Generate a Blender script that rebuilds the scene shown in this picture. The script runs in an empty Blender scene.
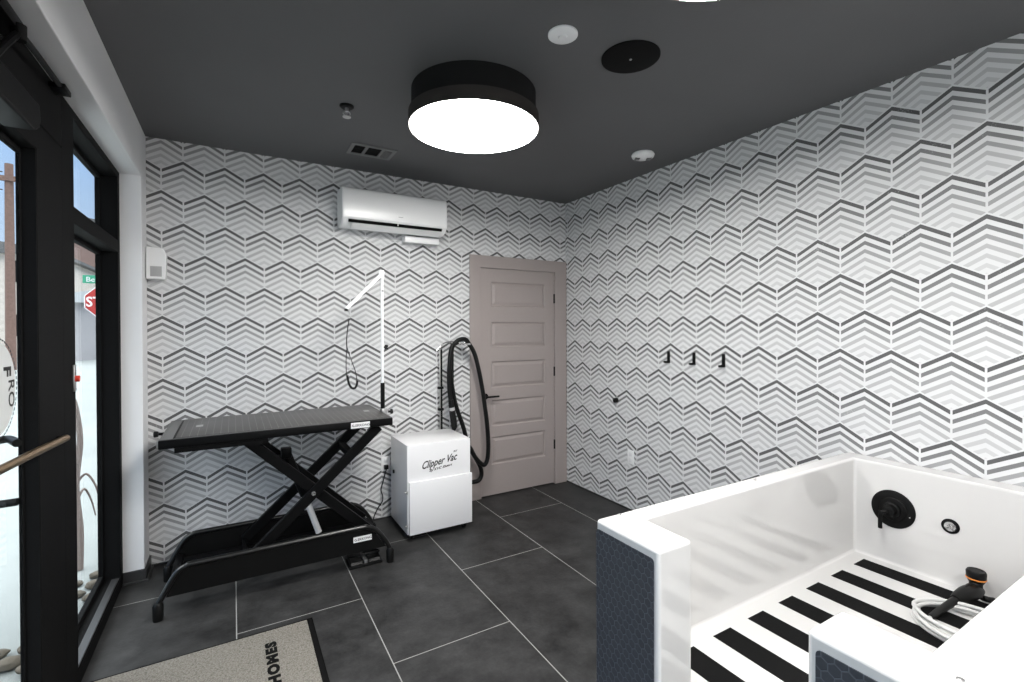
import bpy, bmesh, math, random
from mathutils import Vector, Matrix, noise
random.seed(7)
PI = math.pi
COL = bpy.context.scene.collection

# ------------------------------------------------------------------ materials
def newmat(name):
    m = bpy.data.materials.new(name); m.use_nodes = True
    nt = m.node_tree; nt.nodes.clear()
    out = nt.nodes.new('ShaderNodeOutputMaterial')
    p = nt.nodes.new('ShaderNodeBsdfPrincipled')
    nt.links.new(p.outputs[0], out.inputs[0])
    return m, nt, p, out

def mat(name, col, rough=.5, metal=0, spec=.5, noise_amt=0, noise_scale=20, bump=0, bump_scale=80, coat=0):
    m, nt, p, out = newmat(name)
    p.inputs['Base Color'].default_value = (*col, 1)
    p.inputs['Roughness'].default_value = rough
    p.inputs['Metallic'].default_value = metal
    p.inputs['Specular IOR Level'].default_value = spec
    p.inputs['Coat Weight'].default_value = coat
    tc = nt.nodes.new('ShaderNodeNewGeometry')
    if noise_amt:
        n = nt.nodes.new('ShaderNodeTexNoise'); n.inputs['Scale'].default_value = noise_scale; n.inputs['Detail'].default_value = 5
        nt.links.new(tc.outputs['Position'], n.inputs['Vector'])
        mx = nt.nodes.new('ShaderNodeMix'); mx.data_type = 'RGBA'
        mx.inputs[6].default_value = (*[c*(1-noise_amt) for c in col], 1)
        mx.inputs[7].default_value = (*[min(1, c*(1+noise_amt)) for c in col], 1)
        nt.links.new(n.outputs[0], mx.inputs[0]); nt.links.new(mx.outputs[2], p.inputs['Base Color'])
    if bump:
        n = nt.nodes.new('ShaderNodeTexNoise'); n.inputs['Scale'].default_value = bump_scale; n.inputs['Detail'].default_value = 3
        nt.links.new(tc.outputs['Position'], n.inputs['Vector'])
        b = nt.nodes.new('ShaderNodeBump'); b.inputs['Strength'].default_value = bump; b.inputs['Distance'].default_value = .002
        nt.links.new(n.outputs[0], b.inputs['Height']); nt.links.new(b.outputs[0], p.inputs['Normal'])
    return m

class NG:
    """tiny node-math helper"""
    def __init__(s, nt): s.nt = nt
    def _in(s, sock, v):
        if isinstance(v, (int, float)): sock.default_value = v
        elif isinstance(v, tuple): sock.default_value = v
        else: s.nt.links.new(v, sock)
    def m(s, op, a, b=0.0, c=0.0):
        n = s.nt.nodes.new('ShaderNodeMath'); n.operation = op
        s._in(n.inputs[0], a); s._in(n.inputs[1], b)
        if op in ('MULTIPLY_ADD', 'COMPARE'): s._in(n.inputs[2], c)
        return n.outputs[0]
    def mixc(s, f, a, b):
        n = s.nt.nodes.new('ShaderNodeMix'); n.data_type = 'RGBA'
        s._in(n.inputs[0], f); s._in(n.inputs[6], a); s._in(n.inputs[7], b)
        return n.outputs[2]
    def mixf(s, f, a, b):
        n = s.nt.nodes.new('ShaderNodeMix'); n.data_type = 'FLOAT'
        s._in(n.inputs[0], f); s._in(n.inputs[2], a); s._in(n.inputs[3], b)
        return n.outputs[0]

def hex_local(g, u, v, W, u0, v0):
    """local offsets (du,dv) from the nearest centre of a pointy-topped hexagon grid of width W"""
    H = W*math.sqrt(3)
    def wrap(x, x0, P):   # result in [-P/2, P/2)
        t = g.m('SUBTRACT', x, x0 - P*(60 if W > .1 else 400) - P/2)
        return g.m('SUBTRACT', g.m('MODULO', t, P), P/2)
    au, av = wrap(u, u0, W), wrap(v, v0, H)
    bu, bv = wrap(u, u0+W/2, W), wrap(v, v0+H/2, H)
    da = g.m('ADD', g.m('MULTIPLY', au, au), g.m('MULTIPLY', av, av))
    db = g.m('ADD', g.m('MULTIPLY', bu, bu), g.m('MULTIPLY', bv, bv))
    k = g.m('LESS_THAN', db, da)
    return g.mixf(k, au, bu), g.mixf(k, av, bv)

def wallpaper(name, axis, u0, zapex, W=.2336):
    m, nt, p, out = newmat(name); g = NG(nt)
    geo = nt.nodes.new('ShaderNodeNewGeometry'); sep = nt.nodes.new('ShaderNodeSeparateXYZ')
    nt.links.new(geo.outputs['Position'], sep.inputs[0])
    s = W/math.sqrt(3)
    du, dv = hex_local(g, sep.outputs[axis], sep.outputs[2], W, u0, zapex - s)
    au = g.m('ABSOLUTE', du)
    slope = g.m('MULTIPLY', au, .57735)
    d = g.m('SUBTRACT', g.m('SUBTRACT', s, slope), dv)          # below the upper V
    P = .0425
    q = g.m('DIVIDE', g.m('SUBTRACT', d, .0005), P)
    k = g.m('FLOOR', q); fr = g.m('FRACT', q)
    stripe = g.m('LESS_THAN', fr, .47)
    below = g.m('SUBTRACT', g.m('ADD', dv, s), slope)           # above the lower V
    stripe = g.m('MULTIPLY', stripe, g.m('GREATER_THAN', below, .008))
    stripe = g.m('MULTIPLY', stripe, g.m('LESS_THAN', au, W/2-.0042))
    stripe = g.m('MULTIPLY', stripe, g.m('GREATER_THAN', q, 0.0))
    ramp = nt.nodes.new('ShaderNodeValToRGB'); ramp.color_ramp.interpolation = 'CONSTANT'
    vals = [.105, .195, .335, .455, .525, .57, .60]
    el = ramp.color_ramp.elements
    while len(el) < len(vals): el.new(.5)
    for i, v in enumerate(vals):
        el[i].position = max(0, (i-.5)/8.0); el[i].color = (v, v, v*1.01, 1)
    nt.links.new(g.m('DIVIDE', k, 8.0), ramp.inputs[0])
    # printed-ink wear
    n1 = nt.nodes.new('ShaderNodeTexNoise'); n1.inputs['Scale'].default_value = 120; n1.inputs['Detail'].default_value = 6
    nt.links.new(geo.outputs['Position'], n1.inputs['Vector'])
    n2 = nt.nodes.new('ShaderNodeTexNoise'); n2.inputs['Scale'].default_value = 6; n2.inputs['Detail'].default_value = 8
    nt.links.new(geo.outputs['Position'], n2.inputs['Vector'])
    wear = g.m('MULTIPLY', g.m('GREATER_THAN', g.m('ADD', g.m('MULTIPLY', n1.outputs[0], .45), g.m('MULTIPLY', n2.outputs[0], .55)), .62), .25)
    ink = g.mixc(wear, ramp.outputs[0], (.6, .6, .6, 1))
    c = g.mixc(stripe, (.70, .70, .705, 1), ink)
    nt.links.new(c, p.inputs['Base Color'])
    p.inputs['Roughness'].default_value = .55; p.inputs['Specular IOR Level'].default_value = .3
    return m

def penny_tile(name):
    m, nt, p, out = newmat(name); g = NG(nt)
    geo = nt.nodes.new('ShaderNodeNewGeometry'); sep = nt.nodes.new('ShaderNodeSeparateXYZ')
    nt.links.new(geo.outputs['Position'], sep.inputs[0])
    W = .027
    # hexagons stand on a flat side: swap the axes
    du, dv = hex_local(g, sep.outputs[1], sep.outputs[2], W, 0.0, 0.0)
    a, b = g.m('ABSOLUTE', du), g.m('ABSOLUTE', dv)
    dist = g.m('MAXIMUM', a, g.m('ADD', g.m('MULTIPLY', a, .5), g.m('MULTIPLY', b, .8660)))
    grout = g.m('GREATER_THAN', dist, W/2-.0011)
    cx, cz = g.m('SUBTRACT', sep.outputs[1], du), g.m('SUBTRACT', sep.outputs[2], dv)
    cb = nt.nodes.new('ShaderNodeCombineXYZ'); nt.links.new(cx, cb.inputs[0]); nt.links.new(cz, cb.inputs[1])
    wn = nt.nodes.new('ShaderNodeTexNoise'); wn.inputs['Scale'].default_value = 37; nt.links.new(cb.outputs[0], wn.inputs['Vector'])
    n2 = nt.nodes.new('ShaderNodeTexNoise'); n2.inputs['Scale'].default_value = 90; n2.inputs['Detail'].default_value = 5
    nt.links.new(geo.outputs['Position'], n2.inputs['Vector'])
    f = g.m('ADD', g.m('MULTIPLY', wn.outputs[0], .6), g.m('MULTIPLY', n2.outputs[0], .4))
    c = g.mixc(f, (.026, .029, .037, 1), (.062, .068, .082, 1))
    c = g.mixc(grout, c, (.085, .095, .115, 1))
    nt.links.new(c, p.inputs['Base Color'])
    p.inputs['Roughness'].default_value = .38
    bu = nt.nodes.new('ShaderNodeBump'); bu.inputs['Strength'].default_value = .5; bu.inputs['Distance'].default_value = .0015
    nt.links.new(g.m('SUBTRACT', 1.0, g.m('SMOOTH_MIN', 1.0, g.m('MULTIPLY', g.m('MAXIMUM', 0.0, g.m('SUBTRACT', dist, W/2-.003)), 330))), bu.inputs['Height'])
    nt.links.new(bu.outputs[0], p.inputs['Normal'])
    return m

def floor_tile():
    m, nt, p, out = newmat('slate_floor_tile'); g = NG(nt)
    geo = nt.nodes.new('ShaderNodeNewGeometry'); sep = nt.nodes.new('ShaderNodeSeparateXYZ')
    nt.links.new(geo.outputs['Position'], sep.inputs[0])
    cb = nt.nodes.new('ShaderNodeCombineXYZ')
    w = .6082; L = 1.2164
    nt.links.new(g.m('ADD', sep.outputs[1], .460+L*20), cb.inputs[0])
    nt.links.new(g.m('ADD', sep.outputs[0], .391+w*20), cb.inputs[1])
    br = nt.nodes.new('ShaderNodeTexBrick')
    br.offset = .5; br.offset_frequency = 2; br.squash = 1
    br.inputs['Scale'].default_value = 1; br.inputs['Mortar Size'].default_value = .0024
    br.inputs['Mortar Smooth'].default_value = 0; br.inputs['Bias'].default_value = 0
    br.inputs['Brick Width'].default_value = L; br.inputs['Row Height'].default_value = w
    br.inputs['Color1'].default_value = (0, 0, 0, 1); br.inputs['Color2'].default_value = (1, 1, 1, 1)
    nt.links.new(cb.outputs[0], br.inputs['Vector'])
    n1 = nt.nodes.new('ShaderNodeTexNoise'); n1.inputs['Scale'].default_value = 5.5; n1.inputs['Detail'].default_value = 12; n1.inputs['Roughness'].default_value = .72
    nt.links.new(geo.outputs['Position'], n1.inputs['Vector'])
    n3 = nt.nodes.new('ShaderNodeTexNoise'); n3.inputs['Scale'].default_value = 60; n3.inputs['Detail'].default_value = 6
    nt.links.new(geo.outputs['Position'], n3.inputs['Vector'])
    f = g.m('ADD', g.m('MULTIPLY', g.m('SUBTRACT', n1.outputs[0], .5), 3.6), .5)
    f = g.m('ADD', g.m('MULTIPLY', f, .75), g.m('MULTIPLY', n3.outputs[0], .25))
    c = g.mixc(f, (.009, .009, .0092, 1), (.050, .050, .050, 1))
    c = g.mixc(br.outputs['Fac'], c, (.30, .30, .29, 1))
    nt.links.new(c, p.inputs['Base Color']); p.inputs['Specular IOR Level'].default_value = .28
    nt.links.new(g.m('ADD', g.m('MULTIPLY', n1.outputs[0], .25), .36), p.inputs['Roughness'])
    bu = nt.nodes.new('ShaderNodeBump'); bu.inputs['Strength'].default_value = .25; bu.inputs['Distance'].default_value = .002
    nt.links.new(n3.outputs[0], bu.inputs['Height']); nt.links.new(bu.outputs[0], p.inputs['Normal'])
    return m

def mat_weave():
    m, nt, p, out = newmat('mat_carpet'); g = NG(nt)
    geo = nt.nodes.new('ShaderNodeNewGeometry')
    v = nt.nodes.new('ShaderNodeTexVoronoi'); v.inputs['Scale'].default_value = 150
    nt.links.new(geo.outputs['Position'], v.inputs['Vector'])
    n = nt.nodes.new('ShaderNodeTexNoise'); n.inputs['Scale'].default_value = 110; n.inputs['Detail'].default_value = 2
    nt.links.new(geo.outputs['Position'], n.inputs['Vector'])
    f = g.m('ADD', g.m('MULTIPLY', v.outputs['Distance'], .7), g.m('MULTIPLY', n.outputs[0], .6))
    c = g.mixc(f, (.36, .34, .30, 1), (.13, .12, .105, 1))
    nt.links.new(c, p.inputs['Base Color']); p.inputs['Roughness'].default_value = .95; p.inputs['Specular IOR Level'].default_value = .1
    bu = nt.nodes.new('ShaderNodeBump'); bu.inputs['Strength'].default_value = .8; bu.inputs['Distance'].default_value = .004
    nt.links.new(f, bu.inputs['Height']); nt.links.new(bu.outputs[0], p.inputs['Normal'])
    return m

def rib_rubber():
    m, nt, p, out = newmat('ribbed_rubber'); g = NG(nt)
    geo = nt.nodes.new('ShaderNodeNewGeometry'); sep = nt.nodes.new('ShaderNodeSeparateXYZ')
    nt.links.new(geo.outputs['Position'], sep.inputs[0])
    a = g.m('FRACT', g.m('MULTIPLY', g.m('ADD', sep.outputs[0], 10.0), 28.0))
    line = g.m('LESS_THAN', a, .10)
    b = g.m('FRACT', g.m('MULTIPLY', g.m('ADD', sep.outputs[1], 10.0), 22.0))
    line2 = g.m('MULTIPLY', g.m('LESS_THAN', b, .08), .5)
    c = g.mixc(g.m('MAXIMUM', line, line2), (.05, .048, .047, 1), (.13, .125, .12, 1))
    nt.links.new(c, p.inputs['Base Color']); p.inputs['Roughness'].default_value = .36
    bu = nt.nodes.new('ShaderNodeBump'); bu.inputs['Strength'].default_value = .4; bu.inputs['Distance'].default_value = .001
    nt.links.new(line, bu.inputs['Height']); nt.links.new(bu.outputs[0], p.inputs['Normal'])
    return m

def glass_mat(name='window_glass', tint=(.975, .99, .985), refl=1.0):
    m, nt, p, out = newmat(name); nt.nodes.remove(p)
    tr = nt.nodes.new('ShaderNodeBsdfTransparent'); tr.inputs[0].default_value = (*tint, 1)
    gl = nt.nodes.new('ShaderNodeBsdfGlossy'); gl.inputs['Roughness'].default_value = 0.0
    g = NG(nt); geo = nt.nodes.new('ShaderNodeNewGeometry')
    dot = nt.nodes.new('ShaderNodeVectorMath'); dot.operation = 'DOT_PRODUCT'
    nt.links.new(geo.outputs['Normal'], dot.inputs[0]); nt.links.new(geo.outputs['Incoming'], dot.inputs[1])
    c = g.m('SUBTRACT', 1.0, g.m('ABSOLUTE', dot.outputs['Value']))
    fres = g.m('ADD', .03, g.m('MULTIPLY', g.m('POWER', c, 5.0), .33*refl))
    mx = nt.nodes.new('ShaderNodeMixShader')
    nt.links.new(fres, mx.inputs[0]); nt.links.new(tr.outputs[0], mx.inputs[1]); nt.links.new(gl.outputs[0], mx.inputs[2])
    nt.links.new(mx.outputs[0], out.inputs[0])
    return m

def emis(name, col, s):
    m, nt, p, out = newmat(name); nt.nodes.remove(p)
    e = nt.nodes.new('ShaderNodeEmission'); e.inputs[0].default_value = (*col, 1); e.inputs[1].default_value = s
    nt.links.new(e.outputs[0], out.inputs[0]); return m

M = {}
M['paper_back'] = wallpaper('chevron_wallpaper_x', 0, -3.104, 2.615)
M['paper_right'] = wallpaper('chevron_wallpaper_y', 1, -2.834, 2.0086)
M['white_wall'] = mat('white_wall_paint', (.80, .80, .81), .6, noise_amt=.03, noise_scale=4)
M['ceiling'] = mat('charcoal_ceiling_paint', (.105, .105, .108), .62, noise_amt=.06, noise_scale=3, bump=.15, bump_scale=60)
M['floor'] = floor_tile()
M['base'] = mat('black_tile_base', (.03, .03, .031), .4, noise_amt=.2, noise_scale=30)
M['taupe'] = mat('taupe_paint', (.335, .292, .280), .42, noise_amt=.03, noise_scale=50)
M['blk_metal'] = mat('black_powder_coat', (.003, .003, .0033), .45, spec=.12, bump=.2, bump_scale=400)
M['blk_satin'] = mat('black_satin', (.003, .003, .003), .5, spec=.18)
M['frame_blk'] = mat('black_aluminium_frame', (.003, .003, .0032), .75, spec=.12)
M['tub'] = mat('white_glossy_acrylic', (.66, .65, .64), .06, spec=.6, coat=.3)
M['grip'] = mat('black_grip_tape', (.006, .006, .006), .85, spec=.1, bump=.6, bump_scale=900)
M['penny'] = penny_tile('dark_hexagon_mosaic')
M['chrome'] = mat('chrome', (.75, .75, .76), .15, metal=1)
M['alu'] = mat('bright_aluminium', (.93, .93, .94), .32, metal=.25)
M['steel'] = mat('brushed_steel', (.5, .5, .5), .35, metal=1)
M['brass'] = mat('bronze_bar', (.42, .27, .14), .3, metal=1)
M['white_plastic'] = mat('white_plastic', (.88, .88, .88), .25)
M['white_lam'] = mat('white_laminate', (.80, .80, .81), .22)
M['grille'] = mat('grey_grille', (.42, .42, .42), .6)
M['dark_slot'] = mat('dark_slot', (.004, .004, .004), .7, spec=.1)
M['drum'] = mat('matt_black_drum', (.012, .012, .012), .8, spec=.15)
M['drum_rim'] = mat('dark_bronze_rim', (.03, .026, .024), .6, spec=.3)
M['tube_blk'] = mat('black_glossy_tube', (.006, .006, .006), .28, spec=.5)
M['rubber'] = mat('black_rubber_hose', (.004, .004, .004), .42, spec=.25)
M['mat'] = mat_weave()
M['mat_edge'] = mat('mat_rubber_edge', (.004, .004, .004), .8, spec=.1)
M['ink'] = mat('black_lettering', (.015, .015, .015), .6)
M['grey_hose'] = mat('light_grey_hose', (.60, .60, .59), .35)
M['orange'] = mat('orange_ring', (.75, .26, .05), .4)
M['rib'] = rib_rubber()
M['top_metal'] = mat('dark_grey_metal_edge', (.10, .10, .10), .4)
M['vent'] = mat('grey_vent_paint', (.17, .17, .17), .5)
M['glass'] = glass_mat()
M['lamp'] = emis('lamp_diffuser', (1, .985, .955), 43.5)
M['snow'] = mat('snow', (.235, .255, .25), .85, noise_amt=.22, noise_scale=1.4, bump=1, bump_scale=9)
M['snow_far'] = mat('snow_on_roof', (.42, .44, .45), .9)
M['beige'] = mat('beige_stucco', (.52, .47, .42), .9, noise_amt=.2, noise_scale=2)
M['brown'] = mat('brown_siding', (.22, .15, .13), .9, noise_amt=.15, noise_scale=3)
M['greyb'] = mat('grey_siding', (.34, .33, .34), .9, noise_amt=.1, noise_scale=3)
M['wood'] = mat('weathered_brown_wood', (.17, .105, .085), .9, noise_amt=.3, noise_scale=12)
M['awning'] = mat('dark_grey_awning', (.10, .10, .10), .7)
M['red'] = mat('sign_red', (.42, .035, .03), .5)
M['signw'] = mat('sign_white', (.8, .8, .8), .5)
M['green'] = mat('sign_green', (.05, .30, .18), .5)
M['stone'] = mat('river_stone', (.10, .085, .065), .85, noise_amt=.3, noise_scale=14)
M['twig'] = mat('grey_brown_bark', (.20, .15, .13), .9, noise_amt=.25, noise_scale=40)
M['redtag'] = mat('red_tag', (.65, .05, .03), .5)
M['decal'] = mat('white_vinyl', (.62, .64, .64), .6)
M['facade'] = mat('grey_facade', (.25, .25, .26), .9)

# ------------------------------------------------------------------ geometry helpers
def box(bm, x0, x1, y0, y1, z0, z1, bev=0, seg=2):
    x0, x1 = sorted((x0, x1)); y0, y1 = sorted((y0, y1)); z0, z1 = sorted((z0, z1))
    r = bmesh.ops.create_cube(bm, size=1)
    for v in r['verts']:
        v.co = Vector(((x0+x1)/2+v.co.x*(x1-x0), (y0+y1)/2+v.co.y*(y1-y0), (z0+z1)/2+v.co.z*(z1-z0)))
    if bev:
        es = list({e for v in r['verts'] for e in v.link_edges})
        bmesh.ops.bevel(bm, geom=es, offset=min(bev, .49*min(x1-x0, y1-y0, z1-z0)), segments=seg, affect='EDGES', profile=.5)
    return r

def frame_of(d):
    d = d.normalized(); a = Vector((0, 0, 1)) if abs(d.z) < .9 else Vector((1, 0, 0))
    s = d.cross(a).normalized(); return s, d.cross(s).normalized()

def cyl(bm, p0, p1, r0, r1=None, seg=24, caps=True):
    if r1 is None: r1 = r0
    p0, p1 = Vector(p0), Vector(p1); s, t = frame_of(p1-p0)
    A = [bm.verts.new(p0+(s*math.cos(2*PI*i/seg)+t*math.sin(2*PI*i/seg))*r0) for i in range(seg)]
    B = [bm.verts.new(p1+(s*math.cos(2*PI*i/seg)+t*math.sin(2*PI*i/seg))*r1) for i in range(seg)]
    for i in range(seg): bm.faces.new((A[i], A[(i+1) % seg], B[(i+1) % seg], B[i]))
    if caps: bm.faces.new(A[::-1]); bm.faces.new(B)

def lathe(bm, c, prof, axis='z', seg=48):
    """prof: list of (r, h) from bottom to top along the axis; closes with caps when r>0"""
    c = Vector(c); rings = []
    for r, h in prof:
        ring = []
        for i in range(seg):
            a = 2*PI*i/seg; u, v = r*math.cos(a), r*math.sin(a)
            o = {'z': (u, v, h), 'y': (u, h, -v), 'x': (h, u, v)}[axis]
            ring.append(bm.verts.new(c+Vector(o)))
        rings.append(ring)
    for a, b in zip(rings, rings[1:]):
        for i in range(seg): bm.faces.new((a[i], a[(i+1) % seg], b[(i+1) % seg], b[i]))
    bm.faces.new(rings[0][::-1]); bm.faces.new(rings[-1])

def spline(pts, n=8, closed=False):
    P = [Vector(p) for p in pts]; out = []; N = len(P)
    for i in range(N if closed else N-1):
        if closed: a, b, c, d = P[(i-1) % N], P[i], P[(i+1) % N], P[(i+2) % N]
        else: a, b, c, d = P[max(i-1, 0)], P[i], P[i+1], P[min(i+2, N-1)]
        for k in range(n):
            t = k/n
            out.append(.5*((2*b)+(-a+c)*t+(2*a-5*b+4*c-d)*t*t+(-a+3*b-3*c+d)*t**3))
    if not closed: out.append(P[-1])
    return out

def tube(bm, pts, r, seg=12, smooth=8, closed=False, radii=None):
    P = spline(pts, smooth, closed) if smooth else [Vector(p) for p in pts]
    n = len(P); rings = []; s = None
    for i in range(n):
        d = (P[(i+1) % n]-P[i-1]) if closed else (P[min(i+1, n-1)]-P[max(i-1, 0)])
        d.normalize()
        if s is None: s, t = frame_of(d)
        else:
            s = (s-d*s.dot(d)).normalized(); t = d.cross(s)
        rr = r if radii is None else radii(i/(n-1))
        rings.append([bm.verts.new(P[i]+(s*math.cos(2*PI*k/seg)+t*math.sin(2*PI*k/seg))*rr) for k in range(seg)])
    m = n if closed else n-1
    for i in range(m):
        a, b = rings[i], rings[(i+1) % n]
        for k in range(seg): bm.faces.new((a[k], a[(k+1) % seg], b[(k+1) % seg], b[k]))
    if not closed: bm.faces.new(rings[0][::-1]); bm.faces.new(rings[-1])

def prism(bm, poly, plane, d0, d1):
    """poly: 2-D outline; plane 'xz' extrudes in y, 'xy' in z, 'yz' in x"""
    def P(a, b, d): return {'xz': (a, d, b), 'xy': (a, b, d), 'yz': (d, a, b)}[plane]
    A = [bm.verts.new(P(a, b, d0)) for a, b in poly]; B = [bm.verts.new(P(a, b, d1)) for a, b in poly]
    n = len(poly)
    for i in range(n): bm.faces.new((A[i], A[(i+1) % n], B[(i+1) % n], B[i]))
    bm.faces.new(A[::-1]); bm.faces.new(B)

def voxel(bm, xs, ys, zs, solid):
    """watertight solid made of the grid cells for which solid(i,j,k) is true"""
    vs = {}
    def V(i, j, k):
        if (i, j, k) not in vs: vs[(i, j, k)] = bm.verts.new((xs[i], ys[j], zs[k]))
        return vs[(i, j, k)]
    nx, ny, nz = len(xs)-1, len(ys)-1, len(zs)-1
    def S(i, j, k): return 0 <= i < nx and 0 <= j < ny and 0 <= k < nz and solid(i, j, k)
    for i in range(nx):
        for j in range(ny):
            for k in range(nz):
                if not S(i, j, k): continue
                if not S(i-1, j, k): bm.faces.new((V(i, j, k), V(i, j, k+1), V(i, j+1, k+1), V(i, j+1, k)))
                if not S(i+1, j, k): bm.faces.new((V(i+1, j, k), V(i+1, j+1, k), V(i+1, j+1, k+1), V(i+1, j, k+1)))
                if not S(i, j-1, k): bm.faces.new((V(i, j, k), V(i+1, j, k), V(i+1, j, k+1), V(i, j, k+1)))
                if not S(i, j+1, k): bm.faces.new((V(i, j+1, k), V(i, j+1, k+1), V(i+1, j+1, k+1), V(i+1, j+1, k)))
                if not S(i, j, k-1): bm.faces.new((V(i, j, k), V(i, j+1, k), V(i+1, j+1, k), V(i+1, j, k)))
                if not S(i, j, k+1): bm.faces.new((V(i, j, k+1), V(i+1, j, k+1), V(i+1, j+1, k+1), V(i, j+1, k+1)))
    bmesh.ops.dissolve_limit(bm, angle_limit=.01, verts=bm.verts[:], edges=bm.edges[:])

def obj(name, bm, m, parent=None, smooth=True, bevel=0, segs=3, angle=35):
    bmesh.ops.recalc_face_normals(bm, faces=bm.faces[:])
    me = bpy.data.meshes.new(name); bm.to_mesh(me); bm.free()
    o = bpy.data.objects.new(name, me); COL.objects.link(o)
    for mm in (m if isinstance(m, (list, tuple)) else [m]): me.materials.append(mm)
    if bevel:
        b = o.modifiers.new('edge', 'BEVEL'); b.width = bevel; b.segments = segs; b.limit_method = 'ANGLE'; b.angle_limit = math.radians(30)
    if smooth:
        me.shade_smooth(); me.set_sharp_from_angle(angle=math.radians(angle))
    if parent is not None:
        o.parent = parent; o.matrix_parent_inverse = Matrix.Translation(-Vector(parent.location))
    return o

def B(): return bmesh.new()
def one(name, m, parent, *args, bev=0, **k):
    bm = B(); box(bm, *args, bev=bev); return obj(name, bm, m, parent, **k)
def onecyl(name, m, parent, p0, p1, r0, r1=None, seg=24):
    bm = B(); cyl(bm, p0, p1, r0, r1, seg); return obj(name, bm, m, parent)
def tag(o, label, cat, group=None):
    o['label'] = label; o['category'] = cat
    if group: o['group'] = group
    return o
def thing(name, loc, label, cat, group=None):
    o = bpy.data.objects.new(name, None); COL.objects.link(o); o.location = loc; o.empty_display_size = .1
    return tag(o, label, cat, group)
def struct(o): o['kind'] = 'structure'; return o

def text(name, s, size, origin, xdir, ydir, m, parent, shear=0, bold=0, depth=.0008, align='LEFT', sx=1.0, space=1.0):
    cu = bpy.data.curves.new('lettering_source', 'FONT'); cu.body = s; cu.size = size; cu.shear = shear; cu.offset = bold; cu.extrude = depth/2
    cu.align_x = align; cu.space_character = space; cu.resolution_u = 3
    tmp = bpy.data.objects.new('lettering_source', cu); COL.objects.link(tmp)
    bpy.context.view_layer.update()
    dg = bpy.context.evaluated_depsgraph_get()
    me = bpy.data.meshes.new_from_object(tmp.evaluated_get(dg), depsgraph=dg)
    bpy.data.objects.remove(tmp); bpy.data.curves.remove(cu)
    X, Y = Vector(xdir).normalized(), Vector(ydir).normalized(); Z = X.cross(Y); o0 = Vector(origin)
    for v in me.vertices: v.co = o0+X*v.co.x*sx+Y*v.co.y+Z*v.co.z
    me.name = name; me.materials.clear(); me.materials.append(m)
    o = bpy.data.objects.new(name, me); COL.objects.link(o)
    if parent is not None:
        o.parent = parent; o.matrix_parent_inverse = Matrix.Translation(-Vector(parent.location))
    return o

# ------------------------------------------------------------------ room shell
H = 2.74; YR = -5.2; XL = -3.298
struct(one('floor', M['floor'], None, -3.52, .15, YR-.1, .15, -.12, 0, smooth=False))
struct(one('ceiling', M['ceiling'], None, -3.52, .15, YR-.1, .15, H, H+.12, smooth=False))
# back wall with the opening of the inner door
bm = B(); xs = [XL-.199, -.945, -.141, .12]; zs = [0, 2.055, H]
voxel(bm, xs, [0, .12], zs, lambda i, j, k: not (i == 1 and k == 0))
struct(obj('wall_back', bm, M['paper_back'], smooth=False))
struct(one('wall_right', M['paper_right'], None, 0, .12, YR, 0, 0, H, smooth=False))
struct(one('wall_rear', M['white_wall'], None, XL-.22, .12, YR-.12, YR, 0, H, smooth=False))
# street wall: lintel over the storefront, return beside the back wall
bm = B()
voxel(bm, [XL-.199, XL], [YR, -.19, 0], [0, 2.44, H], lambda i, j, k: j == 1 or k == 1)
struct(obj('wall_left', bm, M['white_wall'], smooth=False, bevel=.004, segs=2))
# base tile around the return
bm = B()
poly = [(-3.40, -.19), (-3.40, -.202), (-3.287, -.202), (-3.287, -.001), (XL, -.001), (XL, -.19)]
prism(bm, poly, 'xy', 0, .072)
poly = [(-3.40, -.202), (-3.40, -.214), (-3.275, -.214), (-3.275, -.001), (-3.287, -.001), (-3.287, -.202)]
prism(bm, poly, 'xy', 0, .012)
struct(obj('baseboard_left', bm, M['base'], smooth=False, bevel=.002, segs=1))
# thin dark edge strips under the wallpaper
struct(one('baseboard_right', M['base'], None, -.008, 0, -2.5, 0, 0, .012, smooth=False))
struct(one('baseboard_back', M['base'], None, XL+.012, -1.05, -.008, 0, 0, .012, smooth=False))

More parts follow.
